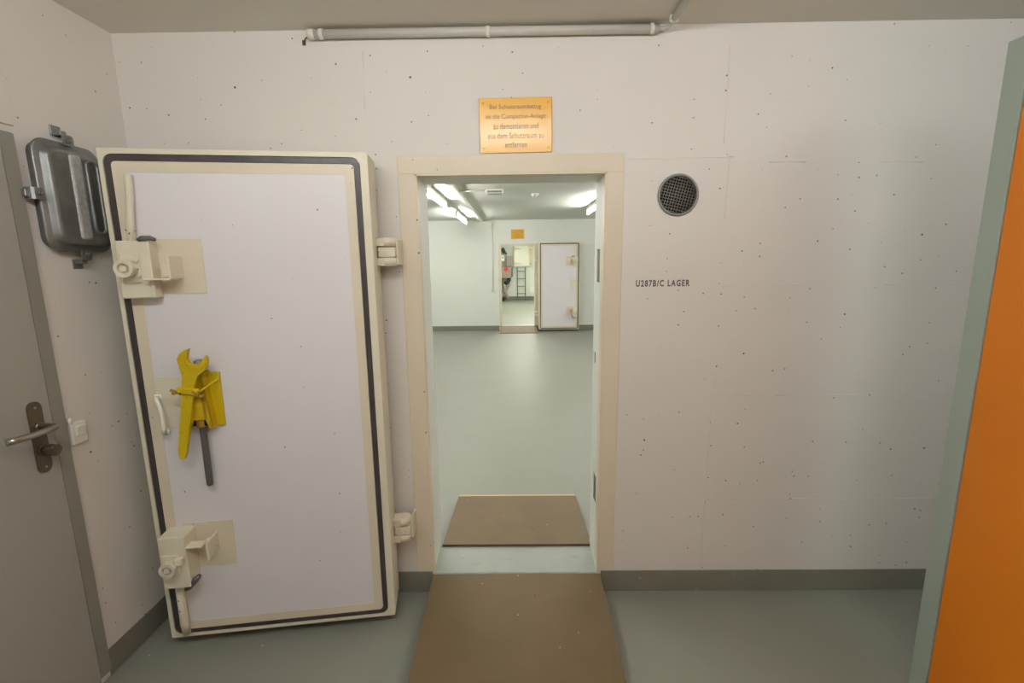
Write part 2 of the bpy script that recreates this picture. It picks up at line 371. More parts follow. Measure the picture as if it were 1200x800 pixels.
# ------------------------------------------------------------------ armoured door leaves
LW, LH, LT = 0.912, 1.94, 0.175
def sleeve(b, x, z, ya, yb, ro, ri, n=24):
    c = lambda r: [(x + r * math.cos(2 * math.pi * k / n), z + r * math.sin(2 * math.pi * k / n)) for k in range(n)]
    b.ring_frame(c(ro), c(ri), 'y', ya, yb)
def armoured_leaf(name, loc, rz, mirror=False, detail=True):
    root = empty(name, loc, rz); B = lambda mb, n, m, p=None: mb.build(n, M[m], p or root, mirror)
    # body with a slightly set-back inner field; rim, groove and gasket proud of it
    body = MB().box(0.0, LW, 0.012, LT, 0, LH, 0.004, 2)
    B(body, 'leaf_body', 'creamlight')
    g0 = rrect(0.016, LW - 0.030, 0.014, LH - 0.020, 0.030); g1 = rrect(0.037, LW - 0.049, 0.032, LH - 0.041, 0.014)
    ro = rrect(0.0, LW, 0.0, LH, 0.003); B(MB().ring_frame(ro, rrect(0.014, LW - 0.028, 0.012, LH - 0.018, 0.032), 'y', 0.0, 0.014), 'rim', 'creamlight')
    B(MB().ring_frame(g0, g1, 'y', 0.003, 0.014), 'gasket', 'rubber')
    B(MB().ring_frame(rrect(0.039, LW - 0.051, 0.034, LH - 0.043, 0.014), rrect(0.078, LW - 0.086, 0.068, LH - 0.080, 0.002), 'y', 0.001, 0.014), 'inner_border', 'cream')
    B(MB().box(0.078, LW - 0.086, 0.0025, 0.014, 0.068, LH - 0.080), 'concrete_field', 'panel')
    # upper lock
    lk = B(MB().box(0.043, 0.152, -0.05, 0.003, 1.420, 1.622, 0.003), 'upper_lock', 'creamlight')
    B(MB().box(0.138, 0.302, -0.0005, 0.004, 1.432, 1.630), 'lock_backing', 'cream')
    B(MB().box(0.055, 0.118, -0.058, -0.05, 1.474, 1.580, 0.004), 'lock_plate', 'chipped', lk)
    nt = MB(); nt.cyl((0.089, -0.056, 1.526), (0.089, -0.072, 1.526), 0.028, n=6, smooth=False); nt.cyl((0.089, -0.07, 1.526), (0.089, -0.085, 1.526), 0.024, n=24); sleeve(nt, 0.089, 1.526, -0.080, -0.098, 0.031, 0.019)
    nt.box(0.079, 0.099, -0.097, -0.08, 1.516, 1.536, 0.002)
    for a in range(4):
        an = R(45 + 90 * a); nt.cyl((0.089 + 0.034 * math.cos(an), -0.056, 1.526 + 0.038 * math.sin(an)), (0.089 + 0.034 * math.cos(an), -0.066, 1.526 + 0.038 * math.sin(an)), 0.006, n=6)
    B(nt, 'lock_nut', 'chipped', lk)
    B(MB().tube([(0.122, -0.052, 1.624), (0.136, -0.053, 1.630), (0.162, -0.053, 1.630), (0.178, -0.05, 1.624)], [0.006, 0.009, 0.009, 0.006], 10), 'lock_pin', 'rod', lk)
    br = MB(); br.box(0.222, 0.230, -0.085, 0.003, 1.487, 1.570, 0.002); br.box(0.140, 0.226, -0.085, -0.02, 1.483, 1.490, 0.002)
    br.box(0.170, 0.200, -0.025, 0.003, 1.492, 1.540, 0.002)
    B(br, 'lock_lever', 'creamlight')
    B(MB().tube([(0.096, -0.012, 1.85), (0.094, -0.014, 1.78), (0.086, -0.016, 1.70), (0.080, -0.018, 1.60)], 0.0125, 12), 'upper_rod', 'chipped')
    # lower lock
    lk2 = B(MB().box(0.052, 0.148, -0.080, 0.003, 0.282, 0.500, 0.003), 'lower_lock', 'creamlight')
    B(MB().box(0.100, 0.290, -0.0005, 0.004, 0.315, 0.512), 'lock_backing', 'cream')
    B(MB().box(0.056, 0.122, -0.088, -0.08, 0.340, 0.430, 0.004), 'lock_plate', 'chipped', lk2)
    nt = MB(); nt.cyl((0.092, -0.086, 0.384), (0.092, -0.102, 0.384), 0.028, n=6, smooth=False); nt.cyl((0.094, -0.10, 0.386), (0.094, -0.108, 0.386), 0.022, n=24); sleeve(nt, 0.094, 0.386, -0.105, -0.120, 0.029, 0.017)
    nt.box(0.085, 0.103, -0.122, -0.10, 0.377, 0.395, 0.002); nt.box(0.112, 0.140, -0.104, -0.08, 0.392, 0.42, 0.003)
    B(nt, 'lock_nut', 'chipped', lk2)
    B(MB().tube([(0.118, -0.062, 0.262), (0.130, -0.064, 0.272), (0.160, -0.064, 0.303), (0.174, -0.06, 0.318)], [0.008, 0.0125, 0.0125, 0.008], 10), 'lock_pin', 'rod', lk2)
    br = MB(); br.box(0.222, 0.230, -0.085, 0.003, 0.392, 0.468, 0.002); br.box(0.140, 0.205, -0.08, -0.035, 0.446, 0.453, 0.002)
    br.box(0.198, 0.226, -0.045, -0.02, 0.42, 0.455, 0.002)
    B(br, 'lock_lever', 'chipped')
    B(MB().tube([(0.075, -0.03, 0.30), (0.075, -0.03, 0.16), (0.074, -0.028, 0.09), (0.072, -0.02, 0.034)], [0.0145, 0.0145, 0.016, 0.0145], 12), 'lower_rod', 'chipped')
    # pull handle and its pale plate
    B(MB().box(0.082, 0.205, -0.0005, 0.004, 0.915, 1.118), 'handle_plate', 'creamlight')
    hd = MB().tube([(0.082, 0.0, 1.040), (0.086, -0.02, 1.040), (0.098, -0.038, 1.036), (0.108, -0.044, 1.015), (0.112, -0.044, 0.975), (0.112, -0.044, 0.935), (0.108, -0.040, 0.912), (0.098, -0.02, 0.903), (0.094, 0.0, 0.902)], 0.0072, 10)
    hd.box(0.070, 0.094, -0.006, 0.003, 1.030, 1.050, 0.002); hd.box(0.080, 0.108, -0.006, 0.003, 0.892, 0.914, 0.002)
    B(hd, 'pull_handle', 'white')
    # hinge knuckles on the right edge
    for z0, nm in ((1.522, 'upper'), (0.285, 'lower')):
        for za, zb in ((z0, z0 + 0.034), (z0 + 0.079, z0 + 0.113)):
            k = MB(); k.cyl((LW + 0.042, 0.125, za), (LW + 0.042, 0.125, zb), 0.034, n=24); k.box(LW - 0.002, LW + 0.030, 0.092, 0.157, za + 0.001, zb - 0.001, 0.001); k.cyl((LW + 0.042, 0.125, zb - 0.002), (LW + 0.042, 0.125, zb + 0.003), 0.014, n=12)
            B(k, 'hinge_knuckle', 'chipped')
    if detail:
        hp = B(MB().box(0.236, 0.312, -0.012, 0.003, 0.918, 1.130, 0.002), 'tool_holder', 'yellow')
        sl = MB(); sl.panel(0.205, 0.268, 0.955, 1.135, [], 'y', -0.048, -0.044); sl.box(0.205, 0.209, -0.046, 0.003, 0.955, 1.135); sl.prism([(0.264, 1.135), (0.268, 1.135), (0.288, 0.92), (0.284, 0.92)], 'y', -0.048, 0.003)
        sl.prism([(0.255, 1.135), (0.268, 1.135), (0.288, 0.92), (0.275, 0.92), (0.262, 0.958)], 'y', -0.048, -0.044); sl.prism([(0.205, 0.955), (0.205, 0.92), (0.211, 0.92), (0.222, 0.957)], 'y', -0.048, -0.044)
        sl.box(0.205, 0.275, -0.046, 0.003, 1.128, 1.135)
        B(sl, 'sheath', 'yellowdark', hp)
        B(MB().box(0.210, 0.262, -0.041, 0.0, 0.930, 1.0), 'sheath_shade', 'dark', hp)  # solid dark block painted as the shade inside the sheath
        ck = MB(); ck.tube([(0.262, -0.076, 1.068), (0.285, -0.06, 1.085), (0.303, -0.025, 1.10), (0.306, -0.012, 1.106)], 0.004, 8); ck.cyl((0.306, -0.016, 1.106), (0.306, -0.010, 1.106), 0.007, n=8)
        B(ck, 'retaining_rod', 'yellow', hp)
    return root

leaf = armoured_leaf('door_1', (-1.035, -0.335, 0.05), R(7.89))
struct(leaf, 'open cream-edged armoured door with black gasket and yellow wrench on it', 'door')
far_leaf = armoured_leaf('door_2', (1.84, 8.42, 0.05), 0.0, mirror=True, detail=False)
struct(far_leaf, 'small distant white armoured door standing open beside the second doorway', 'door')
# hinge straps fixed to the door frames
for z0 in (1.607, 0.370):
    s = MB(); s.box(-0.142, -0.073, -0.110, -0.050, z0 + 0.001, z0 + 0.040, 0.002); s.cyl((-0.108, -0.113, z0 + 0.02), (-0.108, -0.109, z0 + 0.02), 0.005, n=8); s.box(-0.0735, -0.066, -0.085, 0.0, z0 - 0.030, z0 + 0.070, 0.0015)
    s.build('hinge_strap', M['chipped'], tr)
for z0 in (1.607, 0.370):
    MB().box(OX1 + 0.03, OX1 + 0.09, YF - 0.13, YF, z0, z0 + 0.041).build('hinge_strap', M['chipped'], tf)

# ------------------------------------------------------------------ wrench and rod in the holder (stand in the leaf's frame)
WR = [(0.248, 1.235), (0.227, 1.227), (0.211, 1.214), (0.202, 1.195), (0.205, 1.179), (0.211, 1.169), (0.215, 1.149), (0.215, 1.127), (0.208, 1.085), (0.188, 0.97), (0.166, 0.853), (0.163, 0.833), (0.166, 0.815), (0.174, 0.809), (0.185, 0.814), (0.192, 0.831), (0.216, 0.935), (0.240, 1.042), (0.252, 1.099), (0.265, 1.134), (0.286, 1.144), (0.299, 1.159), (0.306, 1.178), (0.307, 1.197), (0.302, 1.207), (0.294, 1.199), (0.288, 1.188), (0.280, 1.177), (0.265, 1.170), (0.252, 1.172), (0.240, 1.180), (0.235, 1.194), (0.236, 1.206), (0.242, 1.219)]
wr = tag(empty('wrench', leaf.location, R(7.89)), 'yellow open-jawed wrench strapped upright to the armoured door', 'wrench')
MB().prism(WR, 'y', -0.070, -0.054, 0.0025).build('wrench_bar', M['yellow'], wr)
arc = []
for k in range(13):
    a = R(165 + 185 * k / 12); arc.append((0.262 + 0.040 * math.cos(a), 1.190 + 0.036 * math.sin(a)))
inn = [(0.262 + (x - 0.262) * 0.78, 1.190 + (z - 1.190) * 0.74) for x, z in arc]
MB().prism(arc + inn[::-1], 'y', -0.074, -0.068).build('jaw_shoulder', M['yellow'], wr)
MB().box(0.192, 0.268, -0.080, -0.071, 1.064, 1.090, 0.003, rot=Matrix.Rotation(R(8), 3, 'Y')).build('strap', M['yellow'], wr)
for x, z in ((0.190, 1.076), (0.263, 1.066)):
    q = MB(); q.cyl((x, -0.076, z), (x, -0.092, z), 0.008, n=8); q.box(x - 0.018, x + 0.018, -0.074, -0.082, z - 0.003, z + 0.004, 0.002, rot=Matrix.Rotation(R(25), 3, 'Y'))
    q.build('wing_nut', M['brass'], wr)
rd = tag(empty('threaded_rod', leaf.location, R(7.89)), 'grey steel rod with brass nut hanging below the yellow holder', 'rod')
th = MB(); th.tube([(0.240, -0.028, 1.10), (0.240, -0.028, 0.97)] + [(0.240, -0.028, 0.968 - 0.28 * i / 60) if i % 2 else (0.240, -0.028, 0.968 - 0.28 * i / 60) for i in range(61)] + [(0.240, -0.028, 0.682)], [0.012, 0.012] + [0.0128 if i % 2 else 0.0116 for i in range(61)] + [0.010], 14)
th.build('shank', M['rod'], rd)
MB().cyl((0.240, -0.028, 0.925), (0.240, -0.028, 0.952), 0.021, n=6, smooth=False).build('nut', M['brass'], rd)
hd = MB(); hd.cyl((0.240, -0.028, 1.10), (0.240, -0.028, 1.150), 0.012, n=16); hd.cyl((0.258, -0.030, 1.145), (0.258, -0.030, 1.180), 0.019, n=20); hd.cyl((0.258, -0.030, 1.180), (0.258, -0.030, 1.185), 0.019, 0.012, n=20)
hd.build('rod_head', M['galv'], rd)

# ------------------------------------------------------------------ grey door in the left wall
d3 = struct(empty('door_3', (XL, -0.5, 0)), 'plain grey steel door with lever handle in the side wall', 'door')
D3 = lambda mb, n, m, p=None: mb.build(n, M[m], p or d3)
fr = MB(); fr.prism([(0.0, 0.030), (0.016, 0.030), (0.016, -0.015), (0.0, -0.015)], 'z', 0.035, 2.005, 0.002); D3(fr, 'door_frame', 'greydark')
D3(MB().box(0, 0.016, -0.96, -0.015, 1.985, 2.03, 0.002), 'door_frame', 'greydark')
D3(MB().box(0.001, 0.020, -0.93, -0.017, 0.006, 1.984, 0.003), 'door_panel', 'doorgrey')
pl = MB().prism(rrect(-0.096, -0.052, 0.905, 1.150, 0.021), 'x', 0.019, 0.027, 0.001); hp = D3(pl, 'handle_plate', 'bronze')
for z in (0.925, 1.13): D3(MB().cyl((0.026, -0.074, z), (0.0285, -0.074, z), 0.004, n=10), 'screw', 'steel', hp)
lv = [(0.027, -0.074, 1.066), (0.078, -0.074, 1.066)] + [(0.078 + 0.016 * math.sin(R(a)), -0.074 - 0.018 * (1 - math.cos(R(a))), 1.066) for a in (20, 45, 70, 90)] + [(0.094, -0.120, 1.066), (0.091, -0.165, 1.066), (0.083, -0.200, 1.066), (0.074, -0.216, 1.066)]
D3(MB().tube(lv, 0.0105, 14).cyl((0.026, -0.074, 1.066), (0.034, -0.074, 1.066), 0.013, n=18), 'lever', 'steel', hp)
kn = MB(); kn.cyl((0.026, -0.074, 0.985), (0.034, -0.074, 0.985), 0.017, n=20); kn.cyl((0.034, -0.074, 0.985), (0.050, -0.074, 0.985), 0.012, n=16); kn.prism(rrect(-0.091, -0.057, 0.967, 1.003, 0.012), 'x', 0.048, 0.076, 0.003)
D3(kn, 'thumb_turn', 'bronze', hp)

# light switch
sw = tag(empty('light_switch', (XL, -0.428, 0.99)), 'white square surface light switch beside the grey door', 'light switch')
MB().box(0, 0.016, -0.030, 0.030, -0.040, 0.040, 0.004, 2).build('switch_box', M['plastic'], sw)
MB().box(0.014, 0.023, -0.015, 0.017, -0.010, 0.028, 0.003, 2, rot=Matrix.Rotation(R(6), 3, 'Y')).build('rocker', M['plastic'], sw)
MB().cyl((0.008, -0.024, 0.038), (0.008, -0.024, 0.062), 0.007, n=12).build('cable_gland', M['plastic'], sw)

# ------------------------------------------------------------------ galvanised cover on the left wall
hc = tag(empty('steel_cover', (XL, -0.311, 1.823)), 'galvanised ribbed metal cover with rounded corners clipped to the side wall', 'cover')
def ringz(y0, y1, z0, z1, r, x): return [(x, p[0], p[1]) for p in rrect(y0, y1, z0, z1, r, 7)]
pan = MB(); prof = [(0.0, 0.012, 0.04), (0.022, 0.012, 0.04), (0.024, 0.0, 0.052), (0.031, 0.0, 0.052), (0.034, 0.003, 0.050), (0.0345, 0.019, 0.044), (0.037, 0.022, 0.042), (0.052, 0.026, 0.040), (0.056, 0.030, 0.037), (0.0575, 0.040, 0.030)]
rings = []
for x, ins, r in prof:
    rings.append([pan.bm.verts.new(v) for v in ringz(-0.127 + ins, 0.127 - ins, -0.187 + ins, 0.187 - ins, r, x)])
for A, Bq in zip(rings, rings[1:]):
    for k in range(len(A)):
        f = pan.bm.faces.new((A[k], A[(k + 1) % len(A)], Bq[(k + 1) % len(A)], Bq[k])); f.smooth = True
pan.bm.faces.new(rings[-1]); pan.bm.faces.new(rings[0][::-1])
pan.build('cover_body', M['galv'], hc)
def rib(y0, y1, z0, z1, h, m, nm, r=0.012):
    b = MB(); rs = []
    for x, ins in ((0.0573, 0.0), (0.0573 + h * 0.6, 0.003), (0.0573 + h, 0.010)):
        rs.append([b.bm.verts.new(v) for v in ringz(y0 + ins, y1 - ins, z0 + ins, z1 - ins, max(0.003, r - ins * 0.5), x)])
    for A, Bq in zip(rs, rs[1:]):
        for k in range(len(A)):
            f = b.bm.faces.new((A[k], A[(k + 1) % len(A)], Bq[(k + 1) % len(A)], Bq[k])); f.smooth = True
    b.bm.faces.new(rs[-1]); b.bm.faces.new(rs[0][::-1])
    b.build(nm, M[m], hc)
rib(-0.028, 0.020, -0.143, 0.150, 0.006, 'galv_rough', 'raised_rib')
gv = MB(); gv.tube([(0.061, p[0], p[1]) for p in rrect(0.034, 0.078, -0.118, 0.138, 0.021, 6)] + [(0.061, *rrect(0.034, 0.078, -0.118, 0.138, 0.021, 6)[0])], 0.0065, 8, cap=False)
gv.build('oval_bead', M['galv'], hc)
MB().prism(rrect(0.036, 0.076, -0.116, 0.136, 0.019, 6), 'x', 0.0573, 0.0600).build('oval_recess', M['rod'], hc)
def clip(y, z, ang):
    rot = Matrix.Rotation(R(ang), 3, 'X')
    b = MB(); P = [(0.0, 0.022), (0.036, 0.022), (0.043, 0.016), (0.043, -0.016), (0.0385, -0.016), (0.0385, 0.013), (0.034, 0.017), (0.0, 0.017)]
    t = MB(); 
    q = bmesh.new(); A = [q.verts.new((p[0], -0.019, p[1])) for p in P]; Bv = [q.verts.new((p[0], 0.019, p[1])) for p in P]
    for k in range(len(P)): q.faces.new((A[k], A[(k + 1) % len(P)], Bv[(k + 1) % len(P)], Bv[k]))
    q.faces.new(A[::-1]); q.faces.new(Bv); q.verts.index_update()
    t.add(q); t.cyl((0.042, 0.0, 0.0), (0.049, 0.0, 0.0), 0.009, n=8); t.cyl((0.049, 0, 0.0), (0.057, 0, 0.0), 0.0055, n=8); t.box(0.0, 0.004, -0.019, 0.019, 0.020, 0.052, 0.001); t.box(0.0, 0.03, -0.012, 0.012, 0.017, 0.034, 0.002)
    for v in t.bm.verts: v.co = rot @ v.co + Vector((0, y, z))
    t.build('clip', M['galv'], hc)
clip(0.0, 0.195, 0); clip(0.0, -0.195, 180); clip(-0.135, 0.0, 90)

# ------------------------------------------------------------------ orange panel at the right, built thin to cast less shadow
cb = tag(empty('partition_panel', (1.885, -0.505, 0)), 'tall orange panel framed in grey-green steel standing at the right', 'partition')
MB().box(0.012, 0.030, -1.70, 0.0, 0.0, 2.208, 0.002).build('back_sheet', M['cabgrey'], cb)
fo = [(-1.70, 0.0), (0.0, 0.0), (0.0, 2.208), (-1.70, 2.208)]; fi = [(-1.63, 0.06), (-0.063, 0.06), (-0.063, 2.158), (-1.63, 2.158)]
MB().ring_frame(fo, fi, 'x', 0.0, 0.0125).build('panel_frame', M['cabgrey'], cb)
MB().box(0.004, 0.0125, -1.626, -0.066, 0.063, 2.155, 0.0015).build('orange_sheet', M['orange'], cb)

# ------------------------------------------------------------------ ramps
def ramp(name, x0, x1, ya, za, yb, zb, th, label, pale=False):
    d = Vector((0, yb - ya, zb - za)).normalized(); nrm = Vector((0, -d.z, d.y)); nrm = nrm if nrm.z > 0 else -nrm
    r = tag(empty(name, ((x0 + x1) / 2, ya, 0)), label, 'ramp')
    off = Vector(((x0 + x1) / 2, ya, 0)); a, b = Vector((0, ya, za)), Vector((0, yb, zb))
    q = MB()
    co = lambda X, p: q.bm.verts.new(Vector((X, p.y, p.z)) - off)
    A = [co(x0, p) for p in (a, b, b - nrm * th, a - nrm * th)]; Bv = [co(x1, p) for p in (a, b, b - nrm * th, a - nrm * th)]
    for k in range(4): q.bm.faces.new((A[k], A[(k + 1) % 4], Bv[(k + 1) % 4], Bv[k]))
    q.bm.faces.new(A[::-1]); q.bm.faces.new(Bv)
    o = q.build('board', M['ramp'], r); o.data.materials.append(M['rampedge'])
    for p in o.data.polygons:
        if p.normal.z < 0.5: p.material_index = 1
    # bearers underneath, down to the floor
    for X in (x0 + 0.03, (x0 + x1) / 2, x1 - 0.03):
        s = -1 if yb < ya else 1
        ys = ya + s * 0.06; ye = yb - s * 0.16
        zz = lambda y: za + (zb - za) * (y - ya) / (yb - ya) - th - 0.002
        w_ = MB(); w_.prism([(ys - off.y, 0.001), (ye - off.y, 0.001), (ye - off.y, max(0.004, zz(ye))), (ys - off.y, zz(ys))], 'x', X - 0.018 - off.x, X + 0.018 - off.x)
        w_.build('bearer', M['rampedge'], r)
    if pale:
        MB().box(x0 - off.x, x1 - off.x, yb - off.y - 0.002, yb - off.y + 0.022, 0.0005, 0.012, 0.002).build('end_strip', M['ramppale'], r)
    return r
ramp('ramp', 0.003, 0.808, -0.012, 0.101, -1.09, 0.012, 0.011, 'large brown hardboard ramp leading up to the front doorway')
ramp('ramp', 0.014, 0.806, 0.212, 0.111, 0.905, 0.013, 0.013, 'brown ramp board sloping down just inside the bright room', pale=True)
ramp('ramp', OX0 - 0.03, OX1 + 0.06, YF - 0.012, 0.104, YF - 0.5, 0.012, 0.012, 'small distant brown ramp at the second doorway')

# ------------------------------------------------------------------ brass plaques
def plaque(loc, label):
    r = tag(empty('plaque', loc), label, 'sign')
    MB().box(-0.148, 0.148, -0.004, 0.0, -0.105, 0.105, 0.0012).build('plate', M['plaque'], r)
    lines = [('Bei Schutzraumbezug', 0.067, 0.104), ('ist die Compactus-Anlage', 0.031, 0.122), ('zu demontieren und', -0.004, 0.091), ('aus dem Schutzraum zu', -0.040, 0.114), ('entfernen', -0.075, 0.045)]
    for s, z, hw in lines:
        me = fit(text_mesh(s, 0.02, spacing=1.05), -hw, hw, z - 0.009, z + 0.013, -0.0042)
        me.materials.append(M['plaquetext']); o = bpy.data.objects.new('lettering', me); C.objects.link(o); o.parent = r
    for sx in (-1, 1):
        for sz in (-1, 1):
            MB().cyl((sx * 0.132, -0.003, sz * 0.086), (sx * 0.132, -0.007, sz * 0.086), 0.0045, 0.003, 10).build('screw', M['brass'], r)
    return r
p1 = plaque((0.423, -0.0005, 2.131), 'gold plaque with engraved German text above the front doorway'); p1.rotation_euler = (R(2.2), R(-0.4), 0); p1.location.y = -0.0045
p2 = copy_tree(p1); p2.location = (0.467, YF - 0.001, 2.186); p2.rotation_euler = (0, 0, 0); p2['label'] = 'small distant orange-gold plaque on the end wall above second doorway'

# ------------------------------------------------------------------ round vent
vt = tag(empty('vent', (VX, 0, VZ)), 'round wire mesh vent set in the wall above stencilled letters', 'vent')
def tor(b, R0, r, y, n=48, k=10):
    P = []
    for i in range(n):
        a = 2 * math.pi * i / n; P.append([b.bm.verts.new(((R0 + r * math.cos(t)) * math.cos(a), y + r * math.sin(t), (R0 + r * math.cos(t)) * math.sin(a))) for t in (2 * math.pi * j / k for j in range(k))])
    for i in range(n):
        for j in range(k):
            f = b.bm.faces.new((P[i][j], P[(i + 1) % n][j], P[(i + 1) % n][(j + 1) % k], P[i][(j + 1) % k])); f.smooth = True
rg = MB(); tor(rg, 0.0805, 0.0055, -0.004); rg.cyl((0, 0.012, 0), (0, -0.006, 0), 0.0768, n=48, cap=False)
rg.build('collar', M['ventmetal'], vt)
ms = MB(); an = R(-14); ca, sa = math.cos(an), math.sin(an); Rm = 0.0755
for i in range(-6, 7):
    d = i * 0.0118
    if abs(d) >= Rm: continue
    h = math.sqrt(Rm * Rm - d * d)
    for dx, dz, yy in ((ca, sa, 0.0), (-sa, ca, 0.0016)):
        px, pz = -dz * d, dx * d
        ms.cyl((px - dx * h, yy - 0.004, pz - dz * h), (px + dx * h, yy - 0.004, pz + dz * h), 0.0016, n=6)
tag(ms.build('wire_mesh', M['ventmetal'], vt), kind='stuff')
MB().cyl((0, 0.016, 0), (0, 0.15, 0), 0.0770, n=32).build('duct_shade', M['dark'], vt)  # dark plug behind the mesh, painted as the shade in the duct

# ------------------------------------------------------------------ conduit along the top of the wall
cd = tag(empty('conduit', (0, 0, 0)), 'grey conduit pipe running along the wall just below the ceiling', 'pipe')
MB().cyl((-0.378, -0.021, 2.4755), (0.985, -0.021, 2.4755), 0.0165, n=16).build('pipe', M['pipe'], cd)
MB().cyl((-0.392, -0.021, 2.4755), (-0.366, -0.021, 2.4755), 0.0185, n=16).build('end_plug', M['plastic'], cd)
MB().tube([(-0.39, -0.018, 2.468), (-0.405, -0.014, 2.466), (-0.415, -0.006, 2.458)], 0.0022, 6).build('wire', M['black'], cd)
MB().box(-0.425, -0.412, -0.006, 0, 2.444, 2.462, 0.001).build('wall_plug', M['bronze'], cd)
for x in (-0.340, 0.317, 0.960):
    k = MB(); k.cyl((x - 0.008, -0.021, 2.4755), (x + 0.008, -0.021, 2.4755), 0.0195, n=16); k.box(x - 0.008, x + 0.008, -0.022, 0, 2.472, 2.497, 0.002)
    k.build('pipe_clip', M['plastic'], cd)
MB().tube([(0.985, -0.021, 2.4755), (1.005, -0.023, 2.474), (1.022, -0.035, 2.478), (1.027, -0.06, 2.482)], 0.0085, 10).build('elbow', M['pipe'], cd)
MB().cyl((1.027, -0.055, 2.485), (1.010, -1.42, 2.485), 0.0125, n=14).build('pipe', M['pipe'], cd)
MB().box(1.010, 1.044, -0.085, -0.070, 2.472, 2.498, 0.003).build('pipe_clip', M['plastic'], cd)

# ------------------------------------------------------------------ lamps
def tube_lamp(name, x, y0, y1, z, tube_mat, label, drop=0.0):
    r = tag(empty(name, (x, (y0 + y1) / 2, z)), label, 'lamp', None); hl = (y1 - y0) / 2
    MB().box(-0.022, 0.022, -hl, hl, 0.045, 0.085, 0.003).build('batten', M['white'], r)
    MB().cyl((0, -hl + 0.03, 0.0), (0, hl - 0.03, 0.0), 0.016, n=14).build('tube', tube_mat, r)
    for s in (-1, 1):
        MB().box(-0.016, 0.016, s * hl - 0.018, s * hl + 0.018, -0.02, 0.05, 0.003).build('lampholder', M['white'], r)
        if z + 0.085 < H - 0.003: MB().box(-0.012, 0.012, s * hl * 0.7 - 0.012, s * hl * 0.7 + 0.012, 0.083, H - z, 0.001).build('spacer', M['white'], r)
    return r
FT = glow('fluorescent_tube', FAR_TUBE['strength'], FAR_TUBE['tint'])
BT = glow('fluorescent_tube_warm', BACK_TUBE['strength'], BACK_TUBE['tint'])
ZL = 2.375
for x, y0, y1, lb in ((-0.60, 3.50, 5.02, 'lit fluorescent batten nearest at the ceiling duct in bright room'), (-0.60, 6.25, 7.80, 'lit fluorescent batten beyond the first, close to the end wall'),
                      (1.66, 4.62, 6.18, 'lit fluorescent batten at the right edge of the doorway view'),
                      (-0.60, 0.75, 2.27, 'fluorescent batten left of the doorway inside the bright room'), (1.66, 1.6, 3.12, 'fluorescent batten right of the doorway inside the bright room'),
                      (3.92, 2.0, 3.52, 'added unseen fluorescent batten in the right hand row of the bright room, nearer one'), (3.92, 6.0, 7.52, 'added unseen fluorescent batten in the right hand row of the bright room, farther one'),  # outer rows are out of view, added to even out the light
                      (-2.86, 2.0, 3.52, 'added unseen fluorescent batten in the left hand row of the bright room, nearer one'), (-2.86, 6.0, 7.52, 'added unseen fluorescent batten in the left hand row of the bright room, farther one')):
    tube_lamp('ceiling_lamp', x, y0, y1, ZL, FT, lb)
tube_lamp('ceiling_lamp', 0.9, 13.4, 15.2, 2.38, BT, 'fluorescent batten in the last room before the ladder')
tube_lamp('ceiling_lamp', 0.5, 9.9, 11.4, 2.38, BT, 'fluorescent batten just behind the second doorway')

NT = glow('fluorescent_tube_front', NEAR_TUBE['strength'], NEAR_TUBE['tint'])
NT2 = glow('fluorescent_tube_dim', NEAR_TUBE['strength_dim'], NEAR_TUBE['tint'])  # dimmer tube, turned down to balance the light on the wall
for x, y, nt_, lb in ((0.0, -1.78, NT, 'lit fluorescent batten across the front room ceiling on the grey door side'),
                 (1.90, -1.78, NT2, 'lit fluorescent batten across the front room ceiling on the orange panel side')):
    r = tube_lamp('ceiling_lamp', 0, -0.75, 0.75, 2.405, nt_, lb); r.location = (x, y, 2.405); r.rotation_euler = (0, 0, R(90))

# ------------------------------------------------------------------ fittings of the bright room
ct = tag(empty('cable_duct', (-0.34, 0, H)), 'white cable duct along the bright room ceiling with drop to socket', 'cable duct')
MB().box(-0.03, 0.03, 0.5, YF - 0.02, -0.045, 0, 0.003).build('duct', M['white'], ct)
MB().box(-0.03, 0.25, YF - 0.05, YF, -0.06, -0.02, 0.003).build('duct', M['white'], ct)
MB().cyl((0.235, YF - 0.018, -0.03), (0.235, YF - 0.018, -1.53), 0.014, n=10).build('drop_pipe', M['plastic'], ct)
MB().box(0.205, 0.265, YF - 0.045, YF, -1.60, -1.53, 0.004).build('socket', M['pipe'], ct)
MB().cyl((0.03, 4.21, -0.012), (0.38, 4.21, -0.012), 0.011, n=10).build('branch_pipe', M['pipe'], ct)
em = tag(empty('emergency_light', (0.153, 4.21, H)), 'small white box with grey strip on the bright room ceiling', 'lamp')
MB().box(-0.115, 0.115, -0.07, 0.07, -0.055, 0, 0.006).build('housing', M['plastic'], em)
MB().box(-0.095, 0.095, -0.073, -0.069, -0.045, -0.022, 0.001).build('strip', M['galv'], em)
MB().box(-0.09, 0.09, -0.05, 0.05, -0.058, -0.054, 0.001).build('cover', M['greydark'], em)
dt = tag(empty('smoke_detector', (0.69, 4.62, H)), 'round white smoke detector on the bright room ceiling', 'smoke detector')
MB().cyl((0, 0, 0), (0, 0, -0.025), 0.055, 0.052, 24).build('base', M['plastic'], dt)
MB().cyl((0, 0, -0.024), (0, 0, -0.05), 0.038, 0.026, 20).build('sensor', M['pipe'], dt)

